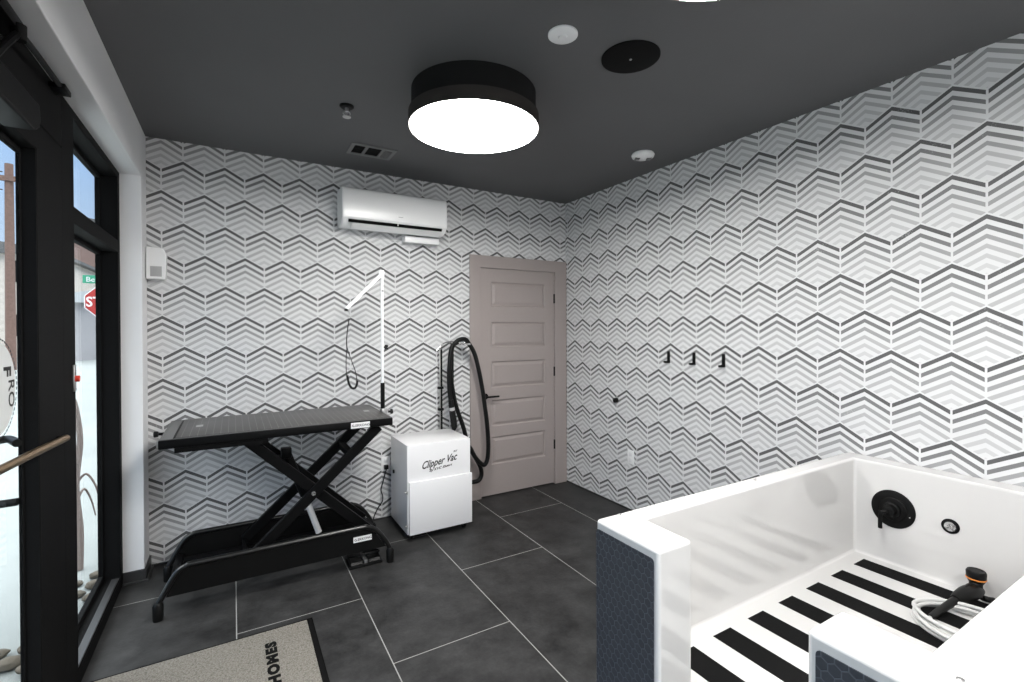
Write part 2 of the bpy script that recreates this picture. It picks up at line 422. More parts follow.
# ------------------------------------------------------------------ inner door (taupe, five panels)
door = bpy.data.objects.new('door_2', None); COL.objects.link(door); door.location = (-.54, 0, 0); struct(door)
tag(door, 'taupe five-panel interior door in a matching casing', 'door')
def panelled_slab():
    bm = B()
    X0, X1, Z0, Z1, yf, yb = -.941, -.145, .012, 2.050, -.004, .036
    px0, px1 = -.833, -.247
    pz = [(.282, .533), (.626, .867), (.975, 1.215), (1.345, 1.572), (1.711, 1.934)]
    zs = [Z0]+[z for p in pz for z in p]+[Z1]; xs = [X0, px0, px1, X1]
    V = {}
    def v(x, y, z):
        k = (round(x, 5), round(y, 5), round(z, 5))
        if k not in V: V[k] = bm.verts.new((x, y, z))
        return V[k]
    for i in range(3):
        for k in range(len(zs)-1):
            a, b, c, d = xs[i], xs[i+1], zs[k], zs[k+1]
            if i == 1 and k % 2 == 1:
                rects = [(0, yf), (.010, yf+.011), (.018, yf+.011), (.040, yf+.002)]
                for (o1, y1), (o2, y2) in zip(rects, rects[1:]):
                    A = [v(a+o1, y1, c+o1), v(b-o1, y1, c+o1), v(b-o1, y1, d-o1), v(a+o1, y1, d-o1)]
                    Bq = [v(a+o2, y2, c+o2), v(b-o2, y2, c+o2), v(b-o2, y2, d-o2), v(a+o2, y2, d-o2)]
                    for q in range(4): bm.faces.new((A[q], A[(q+1) % 4], Bq[(q+1) % 4], Bq[q]))
                o, y = rects[-1]
                bm.faces.new((v(a+o, y, c+o), v(b-o, y, c+o), v(b-o, y, d-o), v(a+o, y, d-o)))
            else:
                bm.faces.new((v(a, yf, c), v(b, yf, c), v(b, yf, d), v(a, yf, d)))
    # sides and back
    for (a, b, c, d) in (((X0, Z0), (X1, Z0), 0, 0), ((X0, Z1), (X1, Z1), 0, 0), ((X0, Z0), (X0, Z1), 0, 0), ((X1, Z0), (X1, Z1), 0, 0)):
        bm.faces.new((bm.verts.new((a[0], yf, a[1])), bm.verts.new((b[0], yf, b[1])), bm.verts.new((b[0], yb, b[1])), bm.verts.new((a[0], yb, a[1]))))
    bm.faces.new([bm.verts.new(p) for p in ((X0, yb, Z0), (X1, yb, Z0), (X1, yb, Z1), (X0, yb, Z1))])
    bmesh.ops.remove_doubles(bm, verts=bm.verts[:], dist=1e-5)
    return bm
obj('door_slab', panelled_slab(), M['taupe'], door, smooth=False)
bm = B()
voxel(bm, [-1.048, -.9435, -.1425, -.004], [-.021, 0], [0, 2.0535, 2.163], lambda i, j, k: not (i == 1 and k == 0))
obj('casing', bm, M['taupe'], door, smooth=False, bevel=.004, segs=2)
bm = B()
voxel(bm, [-.9449, -.9425, -.1435, -.1411], [.0, .119], [0, 2.0515, 2.0549], lambda i, j, k: not (i == 1 and k == 0))
obj('jamb', bm, M['taupe'], door, smooth=False)
one('door_stop', M['taupe'], door, -.9425, -.1435, .040, .055, 0.0, 2.051, smooth=False)
for z in (1.80, 1.095, .385):
    bm = B(); cyl(bm, (-.140, -.012, z-.045), (-.140, -.012, z+.045), .0065, seg=12); box(bm, -.152, -.128, -.0075, -.0045, z-.045, z+.045)
    obj('hinge', bm, M['blk_satin'], door)
bm = B(); lathe(bm, (-.895, -.004, .905), [(.027, 0), (.027, -.006), (.024, -.009)], 'y', 32)
cyl(bm, (-.895, -.010, .905), (-.895, -.052, .905), .009, seg=16)
box(bm, -.907, -.780, -.062, -.046, .897, .913, bev=.004)
obj('lever_handle', bm, M['blk_satin'], door)

# ------------------------------------------------------------------ storefront: window and glass entry door
FX0, FX1 = -3.497, -3.40
win = bpy.data.objects.new('window_1', None); COL.objects.link(win); win.location = (-3.46, -.67, 0); struct(win)
tag(win, 'tall black framed storefront window with a transom bar', 'window')
bm = B()
ys = [-1.30, -1.135, -.25, -.19]
zs = [0, .075, 1.965, 2.035, 2.40, 2.44]
voxel(bm, [FX0, FX1], ys, zs, lambda i, j, k: j != 1 or k in (0, 2, 4))
# inner glazing stops
for z0, z1 in ((.075, 1.965), (2.035, 2.40)):
    for (a, b, c, d) in ((-1.135, -1.122, z0, z1), (-.260, -.25, z0, z1), (-1.122, -.260, z0, z0+.03), (-1.122, -.260, z1-.022, z1)):
        box(bm, -3.50, -3.474, a, b, c, d)
obj('window_frame', bm, M['frame_blk'], win, smooth=False, bevel=.003, segs=1)
one('pane', M['glass'], win, -3.488, -3.482, -1.122, -.260, .105, 1.943, smooth=False)
one('pane', M['glass'], win, -3.488, -3.482, -1.122, -.260, 2.065, 2.378, smooth=False)
one('sill_strip', M['base'], win, -3.437, -3.405, -1.12, -.28, .0755, .083, smooth=False)
bm = B(); box(bm, -3.402, -3.394, -1.178, -1.150, 1.26, 1.37, bev=.002); obj('lock_plate', bm, M['steel'], win)
bm = B(); cyl(bm, (-3.394, -1.162, 1.312), (-3.382, -1.162, 1.312), .013, seg=20); obj('lock_indicator', bm, M['redtag'], win)['label'] = 'red lock indicator'

gd = bpy.data.objects.new('door_1', None); COL.objects.link(gd); gd.location = (-3.46, -2.1, 0); struct(gd)
tag(gd, 'black framed glass entry door with a bronze push bar', 'door')
bm = B()
voxel(bm, [FX0, FX1], [-2.75, -2.62, -1.30+.001, -1.301+.002], [0, 2.23, 2.44], lambda i, j, k: (k == 1 and j < 2) or j == 0)
obj('door_frame', bm, M['frame_blk'], gd, smooth=False, bevel=.003, segs=1)
bm = B()
voxel(bm, [-3.450, FX1+.002], [-2.615, -2.47, -1.585, -1.304], [.01, .21, 2.13, 2.225], lambda i, j, k: j != 1 or k != 1)
for (a, b, c, d) in ((-1.592, -1.585, .21, 2.13), (-2.47, -2.45, .21, 2.13), (-2.45, -1.592, .21, .235), (-2.45, -1.592, 2.105, 2.13)):
    box(bm, -3.4495, -3.436, a, b, c, d)
obj('door_leaf', bm, M['frame_blk'], gd, smooth=False, bevel=.003, segs=1)
one('pane', M['glass'], gd, -3.446, -3.440, -2.45, -1.592, .235, 2.105, smooth=False)
bm = B(); tube(bm, [(-3.374, -1.395, 1.108), (-3.378, -1.80, 1.127), (-3.378, -2.50, 1.160)], .0125, seg=16, smooth=4)
obj('push_bar', bm, M['brass'], gd)['label'] = 'bronze push bar'
bm = B(); cyl(bm, (-3.398, -1.40, 1.108), (-3.372, -1.40, 1.108), .011); cyl(bm, (-3.398, -2.49, 1.16), (-3.380, -2.49, 1.16), .011)
obj('bar_bracket', bm, M['blk_satin'], gd)
bm = B(); tube(bm, [(-3.449, -1.60, 1.14), (-3.505, -1.50, 1.14), (-3.525, -1.61, 1.125), (-3.525, -1.61, .96), (-3.505, -1.60, .945), (-3.449, -1.60, .945)], .013, seg=12, smooth=4)
obj('pull_handle', bm, M['blk_satin'], gd)
# closer body and arm
bm = B()
prism(bm, [(-2.25, 2.105), (-1.87, 2.105), (-1.835, 2.125), (-1.825, 2.15), (-1.835, 2.195), (-2.25, 2.195)], 'yz', -3.397, -3.325)
obj('door_closer', bm, M['blk_metal'], gd, smooth=False, bevel=.006, segs=2)['label'] = 'black door closer body'
bm = B()
tube(bm, [(-3.37, -1.42, 2.412), (-3.355, -1.75, 2.385), (-3.345, -1.93, 2.36)], .009, seg=8, smooth=3)
box(bm, -3.398, -3.352, -1.46, -1.38, 2.398, 2.418, bev=.003)
tube(bm, [(-3.345, -1.93, 2.355), (-3.35, -2.00, 2.29), (-3.36, -2.05, 2.226)], .010, seg=8, smooth=3)
cyl(bm, (-3.345, -1.93, 2.335), (-3.345, -1.93, 2.378), .018, seg=16)
box(bm, -3.398, -3.345, -2.10, -1.86, 2.365, 2.405, bev=.004)
obj('closer_arm', bm, M['blk_metal'], gd)
# round vinyl sign on the glass
bm = B(); cy, cz, R = -1.787, 1.338, .155
lathe(bm, (-3.4395, cy, cz), [(R-.012, 0), (R-.012, .0006)], 'x', 64)
dec = obj('round_decal', bm, M['decal'], gd); dec['label'] = 'white round vinyl with a dashed rim'
bm = B()
for i in range(56):
    a0 = 2*PI*i/56; a1 = a0+2*PI/56*.62
    p = [(cy+r*math.cos(a), cz+r*math.sin(a)) for a, r in ((a0, R-.004), (a1, R-.004), (a1, R), (a0, R))]
    prism(bm, p, 'yz', -3.4395, -3.4385)
obj('dashed_rim', bm, M['ink'], dec, smooth=False)
text('sign_letters', 'RO', .065, (-3.4382, -1.700, 1.362), (0, 0, -1), (0, 1, 0), M['ink'], dec)
text('sign_letters', 'F', .075, (-3.4382, -1.735, 1.405), (0, 0, -1), (0, 1, 0), M['ink'], dec, bold=.002)
# the rest of the street wall nearer the camera
w2 = bpy.data.objects.new('window_2', None); COL.objects.link(w2); w2.location = (-3.46, -4, 0); struct(w2)
tag(w2, 'black framed storefront window behind the camera', 'window')
bm = B(); voxel(bm, [FX0, FX1], [YR, -5.1, -2.83, -2.752], [0, .1, 2.36, 2.44], lambda i, j, k: j != 1 or k != 1)
obj('window_frame', bm, M['frame_blk'], w2, smooth=False)
one('pane', M['glass'], w2, -3.488, -3.482, -5.1, -2.83, .1, 2.36, smooth=False)

# ------------------------------------------------------------------ ceiling fittings
def lamp(x, y, label):
    t = thing('ceiling_lamp', (x, y, H), label, 'ceiling lamp', 'round drum ceiling lamps')
    bm = B(); lathe(bm, (x, y, 0), [(.322, 2.62), (.322, H)], 'z', 96); obj('canopy', bm, M['drum'], t)
    bm = B(); lathe(bm, (x, y, 0), [(.325, 2.563), (.338, 2.555), (.338, 2.622), (.324, 2.628)], 'z', 96); obj('drum', bm, M['drum_rim'], t)
    bm = B(); lathe(bm, (x, y, 0), [(.320, 2.550), (.331, 2.5535), (.331, 2.562), (.32, 2.5625)], 'z', 96); obj('diffuser', bm, M['lamp'], t)
lamp(-1.737, -1.545, 'big round black drum lamp hanging whole in view before the wall air conditioner')
lamp(-1.728, -3.082, 'round drum lamp just showing its glowing rim at the top edge of the photo')
lamp(-1.737, -4.60, 'added drum lamp behind the camera, unseen, helping to light the room')  # unseen extra lamp, continues the row to brighten the room

def disc(name, x, y, r, h, m, label, cat):
    bm = B(); lathe(bm, (x, y, 0), [(r*.86, H-h), (r, H-h*.55), (r, H)], 'z', 64)
    return tag(obj(name, bm, m), label, cat)
o = disc('ceiling_sensor', -1.642, -2.197, .062, .012, M['white_plastic'], 'small flat white round cover on the ceiling beside the black speaker', 'sensor cover')
bm = B(); lathe(bm, (-1.642, -2.197, 0), [(.016, H-.017), (.02, H-.0118)], 'z', 32); obj('centre_button', bm, M['white_plastic'], o)
o = disc('ceiling_speaker', -1.278, -2.215, .130, .010, M['dark_slot'], 'flat black round speaker set in the ceiling', 'speaker')
bm = B(); lathe(bm, (-1.278, -2.215, 0), [(.006, H-.013), (.006, H-.0098)], 'z', 16); obj('badge', bm, M['steel'], o)
t = thing('alarm_detector', (-.345, -1.375, H), 'white oval alarm with two dark windows on the ceiling near the wallpaper', 'alarm')
bm = B()
lathe(bm, (-.345, -1.375, 0), [(.050, H-.036), (.074, H-.026), (.080, H-.012), (.074, H)], 'z', 48)
obj('housing', bm, M['white_plastic'], t)
for s in (-1, 1):
    bm = B(); a = math.radians(-30.7)
    c = Vector((-.345, -1.375, H-.034))+Vector((math.cos(a), math.sin(a), 0))*s*.040
    r = box(bm, -.016, .016, -.020, .020, -.008, .006, bev=.002)
    bmesh.ops.rotate(bm, verts=bm.verts[:], cent=(0, 0, 0), matrix=Matrix.Rotation(a, 3, 'Z')); bmesh.ops.translate(bm, verts=bm.verts[:], vec=c)
    obj('strobe_window', bm, M['vent'], t)
t = thing('fire_sprinkler', (-2.285, -1.075, H), 'small dark pendent sprinkler head on the ceiling', 'sprinkler')
bm = B(); lathe(bm, (-2.285, -1.075, 0), [(.030, H-.012), (.038, H-.006), (.038, H)], 'z', 32); obj('escutcheon', bm, M['blk_satin'], t)
bm = B()
cyl(bm, (-2.285, -1.075, H-.03), (-2.285, -1.075, H-.01), .010)
for s in (-1, 1): tube(bm, [(-2.285+s*.009, -1.075, H-.028), (-2.285+s*.019, -1.075, H-.042), (-2.285+s*.005, -1.075, H-.058)], .003, seg=8, smooth=4)
lathe(bm, (-2.285, -1.075, 0), [(.022, H-.062), (.022, H-.0585)], 'z', 24)
obj('deflector', bm, M['steel'], t)
# air vent
t = thing('ceiling_vent', (-2.0, -.464, H), 'grey rectangular air vent in the ceiling above the wall air conditioner', 'air vent')
bm = B()
voxel(bm, [-2.150, -2.125, -2.055, -2.035, -1.945, -1.925, -1.872, -1.850], [-.570, -.540, -.388, -.358], [H-.008, H],
      lambda i, j, k: j != 1 or i in (0, 2, 4, 6))
obj('vent_frame', bm, M['vent'], t, smooth=False, bevel=.002, segs=1)
one('vent_duct', M['dark_slot'], t, -2.125, -1.872, -.540, -.388, H-.002, H+.0005, smooth=False)
for k in range(8):
    bm = B(); y = -.532+k*.0195; box(bm, -1.925, -1.872, y-.004, y+.004, H-.007, H-.003); obj('slat', bm, M['vent'], t, smooth=False)
for k in range(4):
    bm = B(); y = -.520+k*.037; box(bm, -2.125, -2.055, y-.0015, y+.0015, H-.006, H-.003); obj('slat', bm, M['blk_satin'], t, smooth=False)

# ------------------------------------------------------------------ wall air conditioner
t = thing('air_conditioner', (-1.755, 0, 2.27), 'long white split air conditioner mounted high on the back wall', 'air conditioner')
x0, x1 = -2.146, -1.334
bm = B()
prof = [(0, 2.285), (0, 2.555), (-.165, 2.555), (-.195, 2.545), (-.205, 2.52), (-.207, 2.38), (-.203, 2.325), (-.188, 2.312), (-.175, 2.296), (-.12, 2.272), (-.05, 2.268)]
prism(bm, prof, 'yz', x0, x1)
obj('housing', bm, M['white_plastic'], t, bevel=.010, segs=3)
bm = B(); prism(bm, [(-.194, 2.318), (-.2035, 2.315), (-.1925, 2.294), (-.182, 2.298)], 'yz', x0+.045, x1-.045); obj('air_slot', bm, M['dark_slot'], t, smooth=False)['label'] = 'dark air slot'
bm = B(); prism(bm, [(-.189, 2.293), (-.192, 2.290), (-.130, 2.258), (-.125, 2.263)], 'yz', x0+.07, x1-.05); obj('louvre_flap', bm, M['white_plastic'], t, smooth=False)
one('louvre_pin', M['white_plastic'], t, -1.742, -1.736, -.207, -.19, 2.300, 2.322)
one('badge', M['grille'], t, -1.735, -1.700, -.2085, -.2065, 2.366, 2.370)
bm = B(); box(bm, -1.648, -1.358, -.085, -.0, 2.206, 2.258, bev=.006)
tag(obj('drain_pump_cover', bm, M['white_plastic']), 'small white rectangular box on the wall just under the air conditioner', 'cover box')

# chime / sensor box
t = thing('wall_chime', (-3.242, 0, 1.83), 'small white chime box with a grey grille in the wall corner by the window', 'wall chime')
bm = B(); prism(bm, [(-3.294, 1.832), (-3.196, 1.832), (-3.194, 1.845), (-3.190, 1.99), (-3.205, 2.025), (-3.294, 2.034)], 'xz', -.078, 0)
obj('case', bm, M['white_plastic'], t, smooth=False, bevel=.006, segs=2)
one('speaker_grille', M['grille'], t, -3.272, -3.213, -.0805, -.0775, 1.848, 1.912, bev=.001)

# ------------------------------------------------------------------ right wall fittings
for i, (y, pos) in enumerate(((-1.301, 'the one of three nearest the taupe door'), (-1.532, 'the middle one of the three'), (-1.771, 'the one of three nearest the dog tub'))):
    t = thing('coat_hook', (0, y, 1.25), 'black L-shaped wall hook, '+pos, 'hook', 'black wall hooks')
    one('back_plate', M['blk_satin'], t, -.010, 0, y-.011, y+.011, 1.250, 1.338, bev=.002)
    one('peg', M['blk_satin'], t, -.052, -.009, y-.009, y+.009, 1.250, 1.266, bev=.004)
bm = B(); lathe(bm, (0, -.732, .896), [(.019, 0), (.022, -.012), (.020, -.030), (.012, -.034)], 'x', 32)
tag(obj('door_bumper', bm, M['rubber']), 'small round black bumper on the chevron wall', 'door bumper')
def outlet(loc_axis, c, label, plate):
    t = thing('wall_outlet', c, label, 'outlet', 'white wall outlets'); return t
t = outlet('x', (0, -.899, .44), 'white wall outlet plate above the floor beside the dog tub', 0)
one('cover_plate', M['white_plastic'], t, -.006, 0, -.935, -.863, .388, .502, bev=.002)
for z in (.418, .466): one('socket', M['white_lam'], t, -.0075, -.0055, -.916, -.882, z-.014, z+.018, bev=.001)
t = outlet('y', (-1.785, 0, .44), 'white wall outlet with a black plug between the lift table and white cabinet', 0)
one('cover_plate', M['white_plastic'], t, -1.822, -1.750, -.006, 0, .378, .494, bev=.002)
for z in (.412, .460): one('socket', M['white_lam'], t, -1.803, -1.769, -.0075, -.0055, z-.014, z+.018, bev=.001)
t = thing('extension_lead', (-1.79, -.02, .02), 'thin black power cord running from the outlet down to the lift table', 'power cord')
bm = B(); box(bm, -1.806, -1.774, -.040, -.008, .398, .430, bev=.004); obj('plug', bm, M['rubber'], t)
bm = B(); tube(bm, [(-1.79, -.036, .405), (-1.805, -.04, .36), (-1.82, -.035, .30), (-1.833, -.03, .241), (-1.82, -.03, .19), (-1.825, -.035, .15), (-1.858, -.04, .11), (-1.89, -.05, .06), (-1.915, -.07, .012), (-1.95, -.11, .008), (-2.02, -.13, .02), (-2.05, -.14, .07)], .0042, seg=8, smooth=6)
obj('cable', bm, M['rubber'], t)

# ------------------------------------------------------------------ scissor-lift grooming table
gt = thing('grooming_table', (-2.56, -.45, 0), 'black scissor-lift grooming table with a ribbed rubber top', 'grooming table')
TX0, TX1, TY0, TY1 = -3.168, -1.942, -.742, -.125
one('tabletop', M['blk_metal'], gt, TX0, TX1, TY0, TY1, .890, .937, bev=.005)
bm = B()
voxel(bm, [TX0+.004, TX0+.012, TX1-.012, TX1-.004], [TY0+.004, TY0+.012, TY1-.012, TY1-.004], [.9375, .9405], lambda i, j, k: not (i == 1 and j == 1))
obj('edge_trim', bm, M['top_metal'], gt, smooth=False)
one('end_plate', M['top_metal'], gt, TX0+.013, -3.108, TY0+.013, TY1-.013, .937, .939, smooth=False)
mt = one('rubber_mat', M['rib'], gt, -3.095, TX1+(-.020), TY0+.016, TY1-.016, .937, .9445, bev=.002)
one('mat_logo', M['grille'], mt, -3.020, -2.985, -.46, -.40, .9446, .9452, smooth=False)
one('mat_logo', M['grille'], mt, -2.055, -2.02, -.46, -.40, .9446, .9452, smooth=False)
bm = B()
bm.free()
for y in (-.70, -.17): one('slide_channel', M['blk_metal'], gt, -3.10, -2.66, y-.03, y+.03, .862, .8898, smooth=False)
bm = B(); box(bm, -3.176, -3.168, -.735, -.715, .895, .935, bev=.002); obj('end_cap', bm, M['steel'], gt)
for y in (-.43,):
    bm = B(); lathe(bm, (TX0, y, .918), [(.008, 0), (.008, -.03), (.016, -.032), (.018, -.050), (.012, -.054)], 'x', 20); obj('clamp_knob', bm, M['rubber'], gt)
def arm(p0, p1, y, hw=.030, t=.017):
    (xa, za), (xb, zb) = p0, p1; d = Vector((xb-xa, 0, zb-za)).normalized(); n = Vector((-d.z, 0, d.x))
    bm = B(); pts = [Vector((xa, 0, za))-n*hw, Vector((xb, 0, zb))-n*hw, Vector((xb, 0, zb))+n*hw, Vector((xa, 0, za))+n*hw]
    prism(bm, [(p.x, p.z) for p in pts], 'xz', y-t, y+t)
    return obj('scissor_arm', bm, M['blk_metal'], gt, smooth=False, bevel=.004, segs=2)
for ya, yb in ((-.655, -.612), (-.300, -.343)):
    arm((-2.775, .168), (-2.012, .876), ya); arm((-2.765, .868), (-2.045, .170), yb)
bm = B(); cyl(bm, (-2.413, -.680, .510), (-2.413, -.27, .510), .012); obj('pivot_rod', bm, M['steel'], gt)
bm = B(); cyl(bm, (-2.413, -.676, .510), (-2.413, -.684, .510), .010); obj('pivot_bolt', bm, M['chrome'], gt)
one('arm_spacer', M['blk_metal'], gt, -2.20, -2.165, -.638, -.315, .68, .73, bev=.003)
one('arm_spacer', M['blk_metal'], gt, -2.60, -2.565, -.595, -.36, .655, .70, bev=.003)
# electric actuator
bm = B(); cyl(bm, (-2.445, -.47, .46), (-2.355, -.47, .185), .019); obj('actuator_rod', bm, M['alu'], gt)['label'] = 'chrome actuator rod'
bm = B(); cyl(bm, (-2.545, -.47, .74), (-2.440, -.47, .445), .026); box(bm, -2.575, -2.515, -.50, -.44, .70, .765, bev=.006); obj('actuator_body', bm, M['blk_metal'], gt)
bm = B(); lathe(bm, (-2.06, -.19, .15), [(.03, -.05), (.055, -.045), (.055, .03), (.045, .045)], 'y', 32); obj('motor', bm, M['blk_satin'], gt)
one('motor_mount', M['blk_metal'], gt, -2.11, -2.00, -.27, -.16, .09, .13, bev=.003)
def rail(y, inner):
    path = [(-3.172, y, .088), (-3.150, y, .128), (-3.120, y, .185), (-3.088, y, .232), (-3.05, y, .252), (-3.0, y, .258), (-2.6, y, .258), (-2.16, y, .258), (-2.10, y, .252), (-2.055, y, .230), (-2.015, y, .185), (-1.980, y, .130), (-1.962, y, .088)]
    bm = B(); tube(bm, path, .0145, seg=14, smooth=4)
    r = obj('base_rail', bm, M['tube_blk'], gt)
    bm = B(); poly = [(-3.140, .108), (-3.128, .165), (-3.092, .220), (-3.04, .250), (-2.13, .250), (-2.065, .215), (-2.005, .135), (-1.985, .108)]
    prism(bm, poly, 'xz', y-.004, y+.004)
    box(bm, -3.05, -2.08, y, y+inner*.035, .108, .116)
    obj('side_plate', bm, M['blk_satin'], r, smooth=False)
    for x in (-3.175, -1.960):
        bm = B(); lathe(bm, (x, y-.004, 0), [(.0225, 0), (.0245, .006), (.0245, .078), (.017, .092)], 'z', 28); obj('rubber_foot', bm, M['rubber'], gt)
    return r
rf = rail(-.722, 1); rr = rail(-.265, -1)
one('cross_member', M['blk_metal'], gt, -3.135, -3.095, -.718, -.269, .110, .150, bev=.004)
one('cross_member', M['blk_metal'], gt, -2.03, -1.99, -.718, -.269, .105, .140, bev=.004)
for y in (-.655, -.34):
    one('guide_channel', M['blk_metal'], gt, -3.09, -2.03, y-.022, y+.022, .112, .142, bev=.003)
bm = B(); cyl(bm, (-2.775, -.675, .165), (-2.775, -.28, .165), .013); obj('roller_axle', bm, M['blk_metal'], gt)
bm = B(); cyl(bm, (-2.045, -.655, .170), (-2.045, -.30, .170), .014); obj('roller_axle', bm, M['blk_metal'], gt)
# maker's stickers
st = one('sticker', M['signw'], gt, -2.204, -2.089, -.7435, -.7418, .8945, .9300, smooth=False); st['label'] = 'white name sticker on the tabletop edge'
text('sticker_letters', 'G.EKKONG', .021, (-2.199, -.7440, .9045), (1, 0, 0), (0, 0, 1), M['ink'], st, bold=.0003, sx=1.03)
st = one('sticker', M['signw'], rf, -2.190, -2.077, -.7275, -.7262, .172, .207, smooth=False); st['label'] = 'white name sticker on the base plate'
st2 = text('sticker_letters', 'G.EKKONG', .021, (-2.185, -.7280, .182), (1, 0, 0), (0, 0, 1), M['ink'], rf, bold=.0003, sx=1.0)

# foot pedal
t = thing('foot_pedal', (-2.11, -.64, 0), 'black double foot pedal on the floor under the lift table', 'foot pedal')
one('pedal_base', M['rubber'], t, -2.215, -2.005, -.715, -.555, 0, .018, bev=.005)
for x in (-2.165, -2.055):
    bm = B(); prism(bm, [(-.715, .022), (-.70, .040), (-.57, .062), (-.565, .020)], 'yz', x-.040, x+.040); obj('treadle', bm, M['rubber'], t, smooth=False, bevel=.005)
one('pedal_label', M['vent'], t, -2.120, -2.100, -.710, -.62, .019, .040, bev=.002)
bm = B(); tube(bm, [(-2.20, -.60, .045), (-2.195, -.70, .075), (-2.11, -.725, .088), (-2.025, -.70, .075), (-2.02, -.60, .045)], .005, seg=8); obj('guard_bar', bm, M['blk_metal'], t)

# grooming arm clamped on the table
ga = thing('grooming_post', (-1.930, -.44, .94), 'tall thin bright metal grooming post with a slanted boom on the lift table', 'grooming arm')
px, py = -1.9265, -.44
bm = B(); cyl(bm, (px, py, 1.12), (px, py, 1.895), .0105, seg=16); obj('post', bm, M['alu'], ga)
bm = B(); cyl(bm, (px, py, .905), (px, py, 1.135), .0145, seg=20); obj('post_sleeve', bm, M['blk_satin'], ga)['label'] = 'black lower sleeve of the post'
one('clamp', M['steel'], ga, -1.941, -1.900, py-.03, py+.03, .885, .955, bev=.003)
bm = B(); lathe(bm, (-1.90, py-.045, .935), [(.008, 0), (.008, .015), (.017, .017), (.017, .030)], 'x', 14); obj('clamp_knob', bm, M['rubber'], ga)
bm = B()
for k in range(5):
    a = 2*PI*k/5; box(bm, px+.018, px+.038, py-.006+.012*math.cos(a), py+.006+.012*math.cos(a), 1.379+.012*math.sin(a), 1.391+.012*math.sin(a), bev=.003)
cyl(bm, (px+.008, py, 1.385), (px+.03, py, 1.385), .007)
obj('height_knob', bm, M['rubber'], ga)
bm = B(); cyl(bm, (px, py-.012, 1.780), (px, py-.0105, 1.780), .005); obj('pin_hole', bm, M['blk_satin'], ga)
one('elbow', M['alu'], ga, px-.022, px+.014, py-.013, py+.013, 1.872, 1.925, bev=.006)
bm = B()
d = Vector((-2.170-px, 0, 1.650-1.905)).normalized(); n = Vector((-d.z, 0, d.x)); a0 = Vector((px, 0, 1.902)); a1 = Vector((-2.168, 0, 1.652))
prism(bm, [(p.x, p.z) for p in (a0-n*.011, a1-n*.011, a1+n*.011, a0+n*.011)], 'xz', py-.011, py+.011)
obj('boom', bm, M['alu'], ga, smooth=False, bevel=.003)
bm = B(); box(bm, -2.180, -2.160, py-.012, py+.012, 1.635, 1.652, bev=.002); obj('boom_cap', bm, M['rubber'], ga)
# loop
t = thing('grooming_loop', (-2.14, -.44, 1.10), 'thin black grooming loop hanging from the slanted boom', 'grooming loop')
bm = B(); tube(bm, [(-2.150, py, 1.652), (-2.151, py, 1.64), (-2.149, py, 1.612)], .003, seg=8, smooth=4); tube(bm, [(-2.149, py+.008, 1.60), (-2.141, py+.008, 1.594), (-2.149, py+.008, 1.586), (-2.157, py+.008, 1.594)], .0022, seg=6, smooth=5, closed=True)
obj('swivel_clip', bm, M['steel'], t)
bm = B(); tube(bm, [(-2.150, py, 1.585), (-2.160, py, 1.52), (-2.168, py, 1.44), (-2.166, py, 1.38)], .0035, seg=8)
tube(bm, [(-2.166, py, 1.39), (-2.150, py, 1.335), (-2.112, py, 1.225), (-2.100, py, 1.150)], .0028, seg=8)
tube(bm, [(-2.166, py, 1.39), (-2.172, py, 1.30), (-2.170, py, 1.20), (-2.160, py, 1.150)], .0028, seg=8)
obj('cord', bm, M['rubber'], t)
bm = B(); tube(bm, [(-2.165, py, 1.20), (-2.155, py, 1.145), (-2.137, py, 1.113), (-2.115, py, 1.110), (-2.102, py, 1.135), (-2.100, py, 1.160)], .0075, seg=10); obj('padded_sleeve', bm, M['rubber'], t)

# ------------------------------------------------------------------ clipper vacuum cabinet
cv = thing('grooming_vacuum', (-1.53, -.33, 0), 'white boxy clipper vacuum cabinet on casters beside the lift table', 'vacuum cabinet')
one('cabinet', M['white_lam'], cv, -1.778, -1.287, -.520, -.115, .052, .685, bev=.004)
one('door_panel', M['white_lam'], cv, -1.768, -1.283, -.542, -.522, .052, .425, bev=.003)
for z in (.355, .115):
    bm = B(); box(bm, -1.784, -1.776, -.530, -.500, z-.012, z+.012, bev=.002); cyl(bm, (-1.778, -.520, z), (-1.796, -.520, z), .006, seg=12); obj('latch', bm, M['steel'], cv)
bm = B(); cyl(bm, (-1.779, -.205, .425), (-1.786, -.205, .425), .013, seg=16); box(bm, -1.790, -1.778, -.212, -.198, .412, .438, bev=.002); obj('rocker_switch', bm, M['rubber'], cv)
text('brand_lettering', 'Clipper Vac', .074, (-1.675, -.5206, .502), (1, 0, .13), (-.0, 0, 1), M['ink'], cv, shear=.4, bold=.0014, sx=.78)
text('brand_lettering', 'By KVC Shears', .024, (-1.615, -.5206, .476), (1, 0, .13), (0, 0, 1), M['ink'], cv, shear=.4, bold=.0005, sx=1.2)
text('brand_lettering', 'EST', .018, (-1.425, -.5206, .594), (1, 0, .05), (0, 0, 1), M['ink'], cv, shear=.3, bold=.0004)
for x, y in ((-1.74, -.48), (-1.325, -.48), (-1.74, -.16), (-1.325, -.16)):
    bm = B(); cyl(bm, (x-.011, y, .021), (x+.011, y, .021), .021, seg=24); box(bm, x-.016, x+.016, y-.014, y+.014, .036, .0525, bev=.002)
    for s in (-1, 1): box(bm, x+s*.016-.002, x+s*.016+.002, y-.010, y+.010, .016, .05)
    obj('caster', bm, M['rubber'], cv)
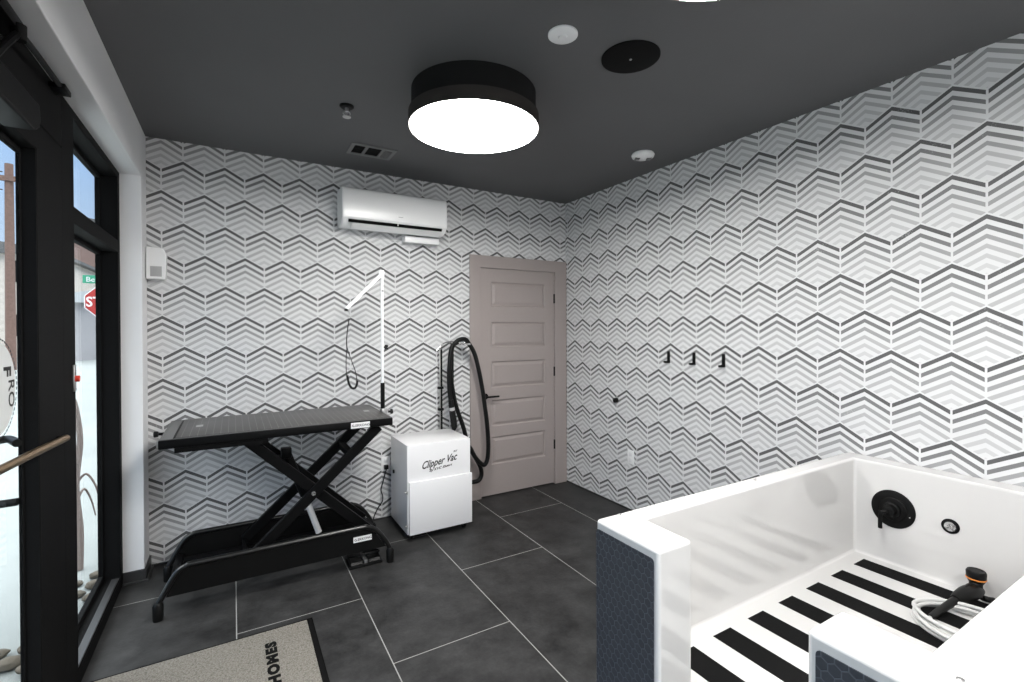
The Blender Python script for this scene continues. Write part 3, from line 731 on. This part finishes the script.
# hose stand
hs = thing('hose_stand', (-1.29, -.06, 0), 'slim two-post hose stand standing behind the white cabinet', 'hose stand')
bm = B(); box(bm, -1.351, -1.343, -.066, -.054, 0, 1.365, bev=.002); obj('post', bm, M['steel'], hs)
bm = B(); box(bm, -1.342, -1.327, -.066, -.054, 0, 1.34, bev=.002); obj('post', bm, M['blk_metal'], hs)
bm = B(); box(bm, -1.241, -1.225, -.068, -.052, 0, 1.375, bev=.002); obj('post', bm, M['blk_metal'], hs)
one('foot_bar', M['blk_metal'], hs, -1.37, -1.20, -.10, -.02, 0, .012, bev=.002)
bm = B(); tube(bm, [(-1.375, -.06, 1.335), (-1.30, -.06, 1.395), (-1.20, -.07, 1.402), (-1.13, -.14, 1.402)], .006, seg=10); box(bm, -1.175, -1.125, -.19, -.05, 1.375, 1.392, bev=.003)
obj('hook_arm', bm, M['chrome'], hs)['label'] = 'chrome hook arm'
for z in (1.02, .84):
    one('clip', M['blk_satin'], hs, -1.365, -1.320, -.078, -.046, z-.010, z+.010, bev=.003)
vh = thing('vacuum_hose', (-1.10, -.13, .2), 'thick black vacuum hose looped over the stand and down past the door', 'hose')
y = -.125
bm = B()
tube(bm, [(-1.262, -.09, .30), (-1.18, y-.00, .225), (-1.111, y, .207), (-1.030, y, .206), (-0.998, y, .245), (-1.005, y, .314), (-1.060, y+.0, .42), (-1.121, y, .524), (-1.172, y-.01, .690), (-1.235, y-.015, .86), (-1.272, y-.02, 1.02), (-1.298, y-.03, 1.20),
          (-1.285, y-.03, 1.335), (-1.235, y-.03, 1.408), (-1.165, y-.03, 1.425), (-1.125, y-.03, 1.385), (-1.068, y-.035, 1.28), (-1.015, y-.04, 1.05), (-0.985, y-.04, .87), (-0.962, y-.04, .70), (-0.950, y-.04, .52), (-0.958, y-.04, .40), (-0.985, y-.04, .348), (-1.030, y-.04, .372), (-1.080, y-.035, .435), (-1.13, y-.03, .52), (-1.22, -.095, .58)], .0185, seg=14, smooth=8)
obj('hose_tube', bm, M['rubber'], vh)
bm = B(); tube(bm, [(-1.225, y-.02, 1.395), (-1.285, y-.04, 1.36), (-1.312, y-.05, 1.20), (-1.312, y-.05, 1.02), (-1.296, y-.05, .90)], .017, seg=14); obj('hose_tail', bm, M['rubber'], vh)
bm = B(); tube(bm, [(-1.299, y-.05, .93), (-1.288, y-.05, .84), (-1.275, y-.05, .76), (-1.268, y-.05, .7), (-1.262, y-.05, .69)], .023, seg=16, radii=lambda s: .021+.005*math.sin(PI*s)); nz = obj('nozzle', bm, M['rubber'], vh)
bm = B(); cyl(bm, (-1.292, y-.05, .868), (-1.288, y-.05, .842), .0245); obj('collar', bm, M['grille'], nz)['label'] = 'grey nozzle collar'

# ------------------------------------------------------------------ entry mat
t = thing('entrance_mat', (-2.92, -1.9, 0), 'grey beige carpet entrance mat with black rubber edge and dark lettering', 'mat')
bm = B(); box(bm, -3.372, -2.482, -2.72, -1.118, 0, .004, bev=.0015); obj('rubber_backing', bm, M['mat_edge'], t)
bm = B(); box(bm, -3.352, -2.510, -2.70, -1.134, .003, .009, bev=.002); obj('carpet_pile', bm, M['mat'], t)
text('mat_lettering', 'HOMES', .060, (-2.664, -1.556, .0093), (0, 1, 0), (-1, 0, 0), M['mat_edge'], t, bold=.0042, sx=1.40, space=1.22, depth=.001)

# ------------------------------------------------------------------ dog wash tub
ZT, ZF = .851, .380
OX0, IX0, IX1 = -1.745, -1.597, -.117
ON, IN_, OPN, OPF, IF, OF = -3.66, -3.405, -3.236, -2.810, -2.605, -2.525
tb = thing('dog_wash_tub', (-.87, -3.09, 0), 'big white glossy dog wash tub with a step-in opening and dark mosaic side', 'dog wash tub')
bm = B()
xs = [OX0, IX0, IX1, -.001]; ys = [ON, IN_, OPN, OPF, IF, OF]; zs = [0, ZF, ZT]
def tubsolid(i, j, k):
    if k == 0: return True
    if i == 1 and 1 <= j <= 3: return False
    if i == 0 and j == 2: return False
    return True
voxel(bm, xs, ys, zs, tubsolid)
obj('tub_body', bm, M['tub'], tb, bevel=.011, segs=4, angle=60)
def tile_panel(y0, y1, z0, z1):
    bm = B(); r = .012
    pts = []
    for cx_, cz_, a0 in ((y1-r, z1-r, 0), (y0+r, z1-r, 90), (y0+r, z0+r, 180), (y1-r, z0+r, 270)):
        for k in range(5):
            a = math.radians(a0+k*22.5); pts.append((cx_+r*math.cos(a), cz_+r*math.sin(a)))
    prism(bm, pts, 'yz', OX0-.003, OX0+.004)
    return obj('mosaic_panel', bm, M['penny'], tb, smooth=False)
tile_panel(-2.792, OF-.004, .015, ZT-.030)['label'] = 'dark hexagon mosaic facing'
tile_panel(-3.64, -3.256, .015, ZT-.030)['label'] = 'dark hexagon mosaic facing'
tile_panel(-3.205, -2.848, .015, ZF-.030)['label'] = 'dark hexagon mosaic facing'
for k in range(7):
    x1_ = -.180-.2075*k
    one('grip_strip', M['grip'], tb, x1_-.100, x1_, -3.335, -2.676, ZF, ZF+.0015, smooth=False)
one('grip_strip', M['grip'], tb, -1.705, -1.562, -3.21, -2.842, ZF, ZF+.0015, smooth=False)
for (x, y) in ((-1.648, -2.540), (-.873, -2.554), (-.079, -2.540), (-1.652, -3.468)):
    bm = B(); lathe(bm, (x, y, ZT), [(.007, -.001), (.007, .0015), (.004, .003)], 'z', 16); obj('screw_cap', bm, M['steel'], tb)
# mixing valve
t = thing('shower_valve', (IX1, -2.78, .628), 'round black lever shower valve on the inner wall of the tub', 'shower valve')
VY, VZ = -2.772, .645
bm = B(); lathe(bm, (IX1, VY, VZ), [(.089, .001), (.089, -.004), (.084, -.007), (.058, -.008), (.056, -.006), (.053, -.009), (.05, -.010)], 'x', 64); obj('escutcheon', bm, M['blk_satin'], t)
bm = B(); lathe(bm, (IX1, VY, VZ), [(.036, -.008), (.034, -.022), (.027, -.026), (.025, -.052), (.018, -.056)], 'x', 40); obj('hub', bm, M['blk_satin'], t)
bm = B(); tube(bm, [(IX1-.045, VY, VZ), (IX1-.064, VY+.010, VZ-.003), (IX1-.068, VY+.024, VZ-.02), (IX1-.068, VY+.026, VZ-.085)], .009, seg=12); obj('lever', bm, M['blk_satin'], t)
bm = B(); cyl(bm, (IX1-.0066, VY-.068, VZ-.018), (IX1-.0080, VY-.068, VZ-.018), .0025, seg=10); obj('indicator_dot', bm, M['signw'], t)
t = thing('water_outlet', (IX1, -2.985, .63), 'small round outlet with black ring and chrome centre beside the shower valve', 'water outlet')
bm = B(); lathe(bm, (IX1, -2.985, .638), [(.032, .001), (.032, -.003), (.022, -.006), (.021, -.004)], 'x', 40); obj('ring', bm, M['blk_satin'], t)
bm = B(); lathe(bm, (IX1, -2.985, .638), [(.021, -.003), (.020, -.008), (.009, -.009), (.006, -.012)], 'x', 32); obj('centre', bm, M['chrome'], t)
# sprayer and hose
sp = thing('hand_sprayer', (-.25, -3.10, ZF), 'black hand sprayer with an orange ring lying on the tub floor', 'sprayer')
bm = B()
tube(bm, [(-.525, -3.050, ZF+.016), (-.46, -3.053, ZF+.020), (-.39, -3.062, ZF+.030), (-.335, -3.072, ZF+.040)], .012, seg=14, radii=lambda s: .0105+.006*s)
obj('hose_grip', bm, M['rubber'], sp)
bm = B()
tube(bm, [(-.345, -3.070, ZF+.040), (-.295, -3.078, ZF+.048), (-.245, -3.087, ZF+.050), (-.205, -3.094, ZF+.048), (-.18, -3.098, ZF+.045)], .02, seg=16, radii=lambda s: .018+.012*math.sin(PI*min(1, s*1.05)))
tube(bm, [(-.215, -3.092, ZF+.045), (-.195, -3.09, ZF+.062), (-.185, -3.088, ZF+.078)], .022, seg=16)
tube(bm, [(-.20, -3.11, ZF+.028), (-.175, -3.125, ZF+.018), (-.155, -3.135, ZF+.014)], .012, seg=12)
tube(bm, [(-.30, -3.085, ZF+.065), (-.25, -3.08, ZF+.078), (-.215, -3.088, ZF+.074)], .006, seg=10)
obj('sprayer_body', bm, M['rubber'], sp)
bm = B(); lathe(bm, (-.183, -3.088, ZF), [(.020, .068), (.026, .080), (.031, .090)], 'z', 32); lathe(bm, (-.183, -3.088, ZF), [(.032, .0965), (.033, .118), (.029, .126), (.023, .127), (.021, .124)], 'z', 32); obj('spray_head', bm, M['rubber'], sp)
bm = B(); lathe(bm, (-.183, -3.088, ZF), [(.0315, .0900), (.0335, .092), (.0335, .0955), (.0315, .0968)], 'z', 40); obj('orange_ring', bm, M['orange'], sp)['label'] = 'orange ring around the spray head'
bm = B(); pts = [(-.522, -3.050, ZF+.016), (-.545, -3.045, ZF+.014)]
# loose coil
import_turns = [(-.492, -3.185, .150, .195, .008), (-.480, -3.190, .135, .185, .018), (-.490, -3.195, .165, .200, .028), (-.475, -3.19, .140, .205, .038)]
a = 1.9
for (cx_, cy_, rx, ry, dz) in import_turns:
    for k in range(6 if dz > .03 else 10):
        ang = a+2*PI*k/10
        pts.append((cx_+rx*math.cos(ang), cy_+ry*math.sin(ang), ZF+dz+.010*k/10))
    a += 0
tube(bm, pts, .0072, seg=10, smooth=5)
tag(obj('sprayer_hose', bm, M['grey_hose']), 'light grey hose coiled on the striped tub floor', 'hose')

# ------------------------------------------------------------------ outdoors
bm = B()
nx, ny = 60, 90; vs = []
for j in range(ny+1):
    row = []
    for i in range(nx+1):
        u, v = i/nx, j/ny
        x = -3.56-(u**2.2)*60; y = -8+(v**1.0)*16 if v < .5 else (v-.5)*2
        y = -6+(v**2.0)*80
        dist = math.hypot(x+3.5, y+1)
        z = -.13+.05*noise.noise(Vector((x*.9, y*.9, 0)))+min(.35, max(0, (dist-1.5))*.03)*(1+.8*noise.noise(Vector((x*.35, y*.35, 3))))
        row.append(bm.verts.new((x, y, z)))
    vs.append(row)
for j in range(ny):
    for i in range(nx): bm.faces.new((vs[j][i], vs[j][i+1], vs[j+1][i+1], vs[j+1][i]))
g = obj('ground', bm, M['snow'], smooth=True, angle=180); struct(g)
# ground in front of the facade line beyond the room
struct(one('ground_yard', M['snow'], None, -3.57, 60, .35, 74, -.30, -.02, smooth=False))

aw = bpy.data.objects.new('porch_awning', None); COL.objects.link(aw); aw.location = (-4.4, -1, 2.62)
tag(aw, 'dark grey porch awning outside above the glass door', 'awning')
one('awning_deck', M['awning'], aw, -4.45, -3.78, -2.9, .05, 2.70, 2.80, smooth=False)
for k in range(6): one('rafter', M['awning'], aw, -4.45, -3.78, -2.85+k*.58, -2.79+k*.58, 2.62, 2.70, smooth=False)
bm = B(); box(bm, -4.50, -4.45, -2.9, .07, 2.58, 2.82); obj('fascia', bm, M['frame_blk'], aw, smooth=False)
for yy in (-2.8,): one('awning_post', M['frame_blk'], aw, -4.49, -4.45, yy-.04, yy+.04, -.2, 2.6, smooth=False)

# utility pole
up = thing('utility_pole', (-8.83, 17.2, 0), 'brown wooden utility pole standing in the snow outside', 'utility pole')
bm = B(); cyl(bm, (-8.83, 17.2, 0.0), (-8.83, 17.2, 6.7), .13, .10, seg=16); obj('pole', bm, M['wood'], up)
bm = B(); box(bm, -10.0, -7.6, 17.06, 17.18, 6.15, 6.3); obj('crossarm', bm, M['wood'], up)
bm = B()
for z in (5.85, 6.4): tube(bm, [(-30, 17.1, z+.7), (-18, 17.1, z-.05), (-8.93, 17.04, z)], .018, seg=6)
tag(obj('power_line', bm, M['blk_satin']), 'black overhead wires strung from the wooden pole outside', 'power line')
# stop sign
ss = thing('stop_sign', (-5.62, 11.8, 0), 'red octagonal stop sign on a post in the snow outside', 'stop sign')
sx, sy, sz, sr = -5.62, 11.80, 2.20, .40
bm = B(); box(bm, sx-.03, sx+.03, sy+.02, sy+.08, -.1, 3.0); obj('sign_post', bm, M['steel'], ss)
def octa(r): return [(sx+r*math.cos(math.radians(22.5+45*k)), sz+r*math.sin(math.radians(22.5+45*k))) for k in range(8)]
bm = B(); prism(bm, octa(sr), 'xz', sy, sy+.012); obj('sign_border', bm, M['signw'], ss, smooth=False)
bm = B(); prism(bm, octa(sr-.025), 'xz', sy-.006, sy+.001); obj('sign_face', bm, M['red'], ss, smooth=False)
text('sign_letters', 'STOP', .34, (sx, sy-.008, sz-.115), (1, 0, 0), (0, 0, 1), M['signw'], ss, align='CENTER', bold=.006, sx=.82, depth=.004)
sg = one('street_sign', M['green'], None, -6.02, -5.30, 11.83, 11.845, 2.66, 2.86, smooth=False); tag(sg, 'green street name sign fixed above the stop sign', 'street sign')
text('sign_letters', 'Ber', .17, (-5.96, 11.826, 2.70), (1, 0, 0), (0, 0, 1), M['signw'], sg, depth=.004)

def house(name, x, y, w, d, h, m, label, cat='building', roofm=None, roofh=.9):
    t = thing(name, (x, y, 0), label, cat)
    bm = B(); box(bm, x-w/2, x+w/2, y, y+d, -.2, h); obj('wall', bm, m, t, smooth=False)
    bm = B(); prism(bm, [(x-w/2-.3, h), (x+w/2+.3, h), (x+w/2+.3, h+.15), (x, h+roofh), (x-w/2-.3, h+.15)], 'xz', y-.3, y+d+.3); obj('roof', bm, roofm or M['snow_far'], t, smooth=False)
    n = max(1, int(w/2.2))
    for k in range(n):
        wx = x-w/2+(k+.5)*w/n
        for zz in ([1.2] if h < 4 else [1.2, 3.7]):
            one('window_pane', M['dark_slot'], t, wx-.4, wx+.4, y-.03, y, zz, zz+1.0, smooth=False)
    return t
house('town_house', -14.6, 27.0, 9.0, 8, 5.0, M['beige'], 'beige two-storey house behind the utility pole outside', roofm=M['awning'], roofh=1.0)
house('row_building', -11.2, 38.0, 3.4, 8, 8.4, M['brown'], 'tall brown building seen through the storefront window', roofm=M['awning'], roofh=.5)
house('garage', -7.2, 22.0, 4.2, 5, 2.6, M['greyb'], 'low grey garage with a snowy roof beyond the stop sign', cat='garage', roofh=.6)
house('storage_building', -3.6, 48.0, 9.5, 6, 9.8, M['greyb'], 'grey building far behind the stop sign', roofm=M['awning'], roofh=.4)
# stones in the bed by the entry
for k, (x, y, s) in enumerate([(-3.68, -.66, .06), (-3.77, -.58, .07), (-3.87, -.62, .055), (-3.73, -.47, .06), (-3.84, -.46, .05), (-3.95, -.53, .055), (-3.575, -.03, .06), (-3.66, .05, .055), (-3.60, .15, .06), (-3.70, .21, .05), (-3.61, .30, .055)]):
    bm = B(); bmesh.ops.create_icosphere(bm, subdivisions=3, radius=1)
    for v in bm.verts:
        f = 1+.22*noise.noise(v.co*1.6+Vector((k*7, 0, 0)))
        v.co = Vector((v.co.x*s*f*.75+x, v.co.y*s*f*.6+y, v.co.z*s*f*.4-.098))
    tag(obj('bed_stone', bm, M['stone'], angle=180), 'rounded brown stone lying in the bed outside the storefront', 'stone', 'stones in the bed outside')
# bare shrub outside, standing in for an unclear brownish shape in the pane
t = thing('shrub_stand_in', (-3.80, .52, -.1), 'bare brown shrub with bent stems, standing in for an unclear shape in the window pane', 'shrub')
bm = B()
tube(bm, [(-3.74, .50, -.12), (-3.735, .50, .15), (-3.755, .51, .45), (-3.73, .50, .75), (-3.745, .50, .95), (-3.76, .50, 1.04)], .03, seg=8, radii=lambda s: .022*(1-.35*s))
obj('stem', bm, M['twig'], t)
for q in range(6):
    bm = B(); a = q*1.1; x, y, z = -3.745, .50, .12+.12*q
    tube(bm, [(x, y, z), (x-.07*math.cos(a)-.02, y+.08*math.sin(a), z+.05), (x-.12*math.cos(a)-.02, y+.12*math.sin(a), z-.04), (x-.12*math.cos(a), y+.14*math.sin(a), z-.16)], .008, seg=6, radii=lambda s: .009*(1-.6*s))
    obj('branch', bm, M['twig'], t)

# ------------------------------------------------------------------ sky
w = bpy.data.worlds.new('sky'); bpy.context.scene.world = w; w.use_nodes = True
nt = w.node_tree; nt.nodes.clear(); g = NG(nt)
out = nt.nodes.new('ShaderNodeOutputWorld'); bg = nt.nodes.new('ShaderNodeBackground'); tc = nt.nodes.new('ShaderNodeTexCoord')
sep = nt.nodes.new('ShaderNodeSeparateXYZ'); nt.links.new(tc.outputs['Generated'], sep.inputs[0])
r1 = nt.nodes.new('ShaderNodeValToRGB'); nt.links.new(sep.outputs[2], r1.inputs[0])
el = r1.color_ramp.elements
el[0].position = 0.0; el[0].color = (.80, .94, 1.10, 1)
el[1].position = .38; el[1].color = (.38, .68, 1.2, 1)
e = el.new(.60); e.color = (5.6, 5.8, 6.0, 1)
e = el.new(1.0); e.color = (6.6, 6.8, 7.0, 1)
nt.links.new(r1.outputs[0], bg.inputs[0]); bg.inputs[1].default_value = 1.0
nt.links.new(bg.outputs[0], out.inputs[0])

# ------------------------------------------------------------------ camera
cam = bpy.data.cameras.new('camera'); co = bpy.data.objects.new('camera', cam); COL.objects.link(co)
cam.sensor_width = 36; cam.lens = 477.2495/1024*36; cam.shift_x = -4.93/1024; cam.shift_y = -9.69/1024
cam.clip_start = .02; cam.clip_end = 300
yaw, pit, rol = map(math.radians, (30.7478, -.4199, -.1778))
r = Vector((math.cos(yaw), -math.sin(yaw), 0)); fw = Vector((math.sin(yaw), math.cos(yaw), 0)); up_ = Vector((0, 0, 1))
f2 = fw*math.cos(pit)+up_*math.sin(pit); u2 = -fw*math.sin(pit)+up_*math.cos(pit)
r3 = r*math.cos(rol)+u2*math.sin(rol); u3 = -r*math.sin(rol)+u2*math.cos(rol)
mw = Matrix(((r3.x, u3.x, -f2.x, -2.8295), (r3.y, u3.y, -f2.y, -3.8115), (r3.z, u3.z, -f2.z, 1.5184), (0, 0, 0, 1)))
co.matrix_world = mw
sc = bpy.context.scene; sc.camera = co
vsx = sc.view_settings; vsx.view_transform = 'Standard'; vsx.look = 'None'; vsx.gamma = 1; vsx.exposure = 0; vsx.use_curve_mapping = False
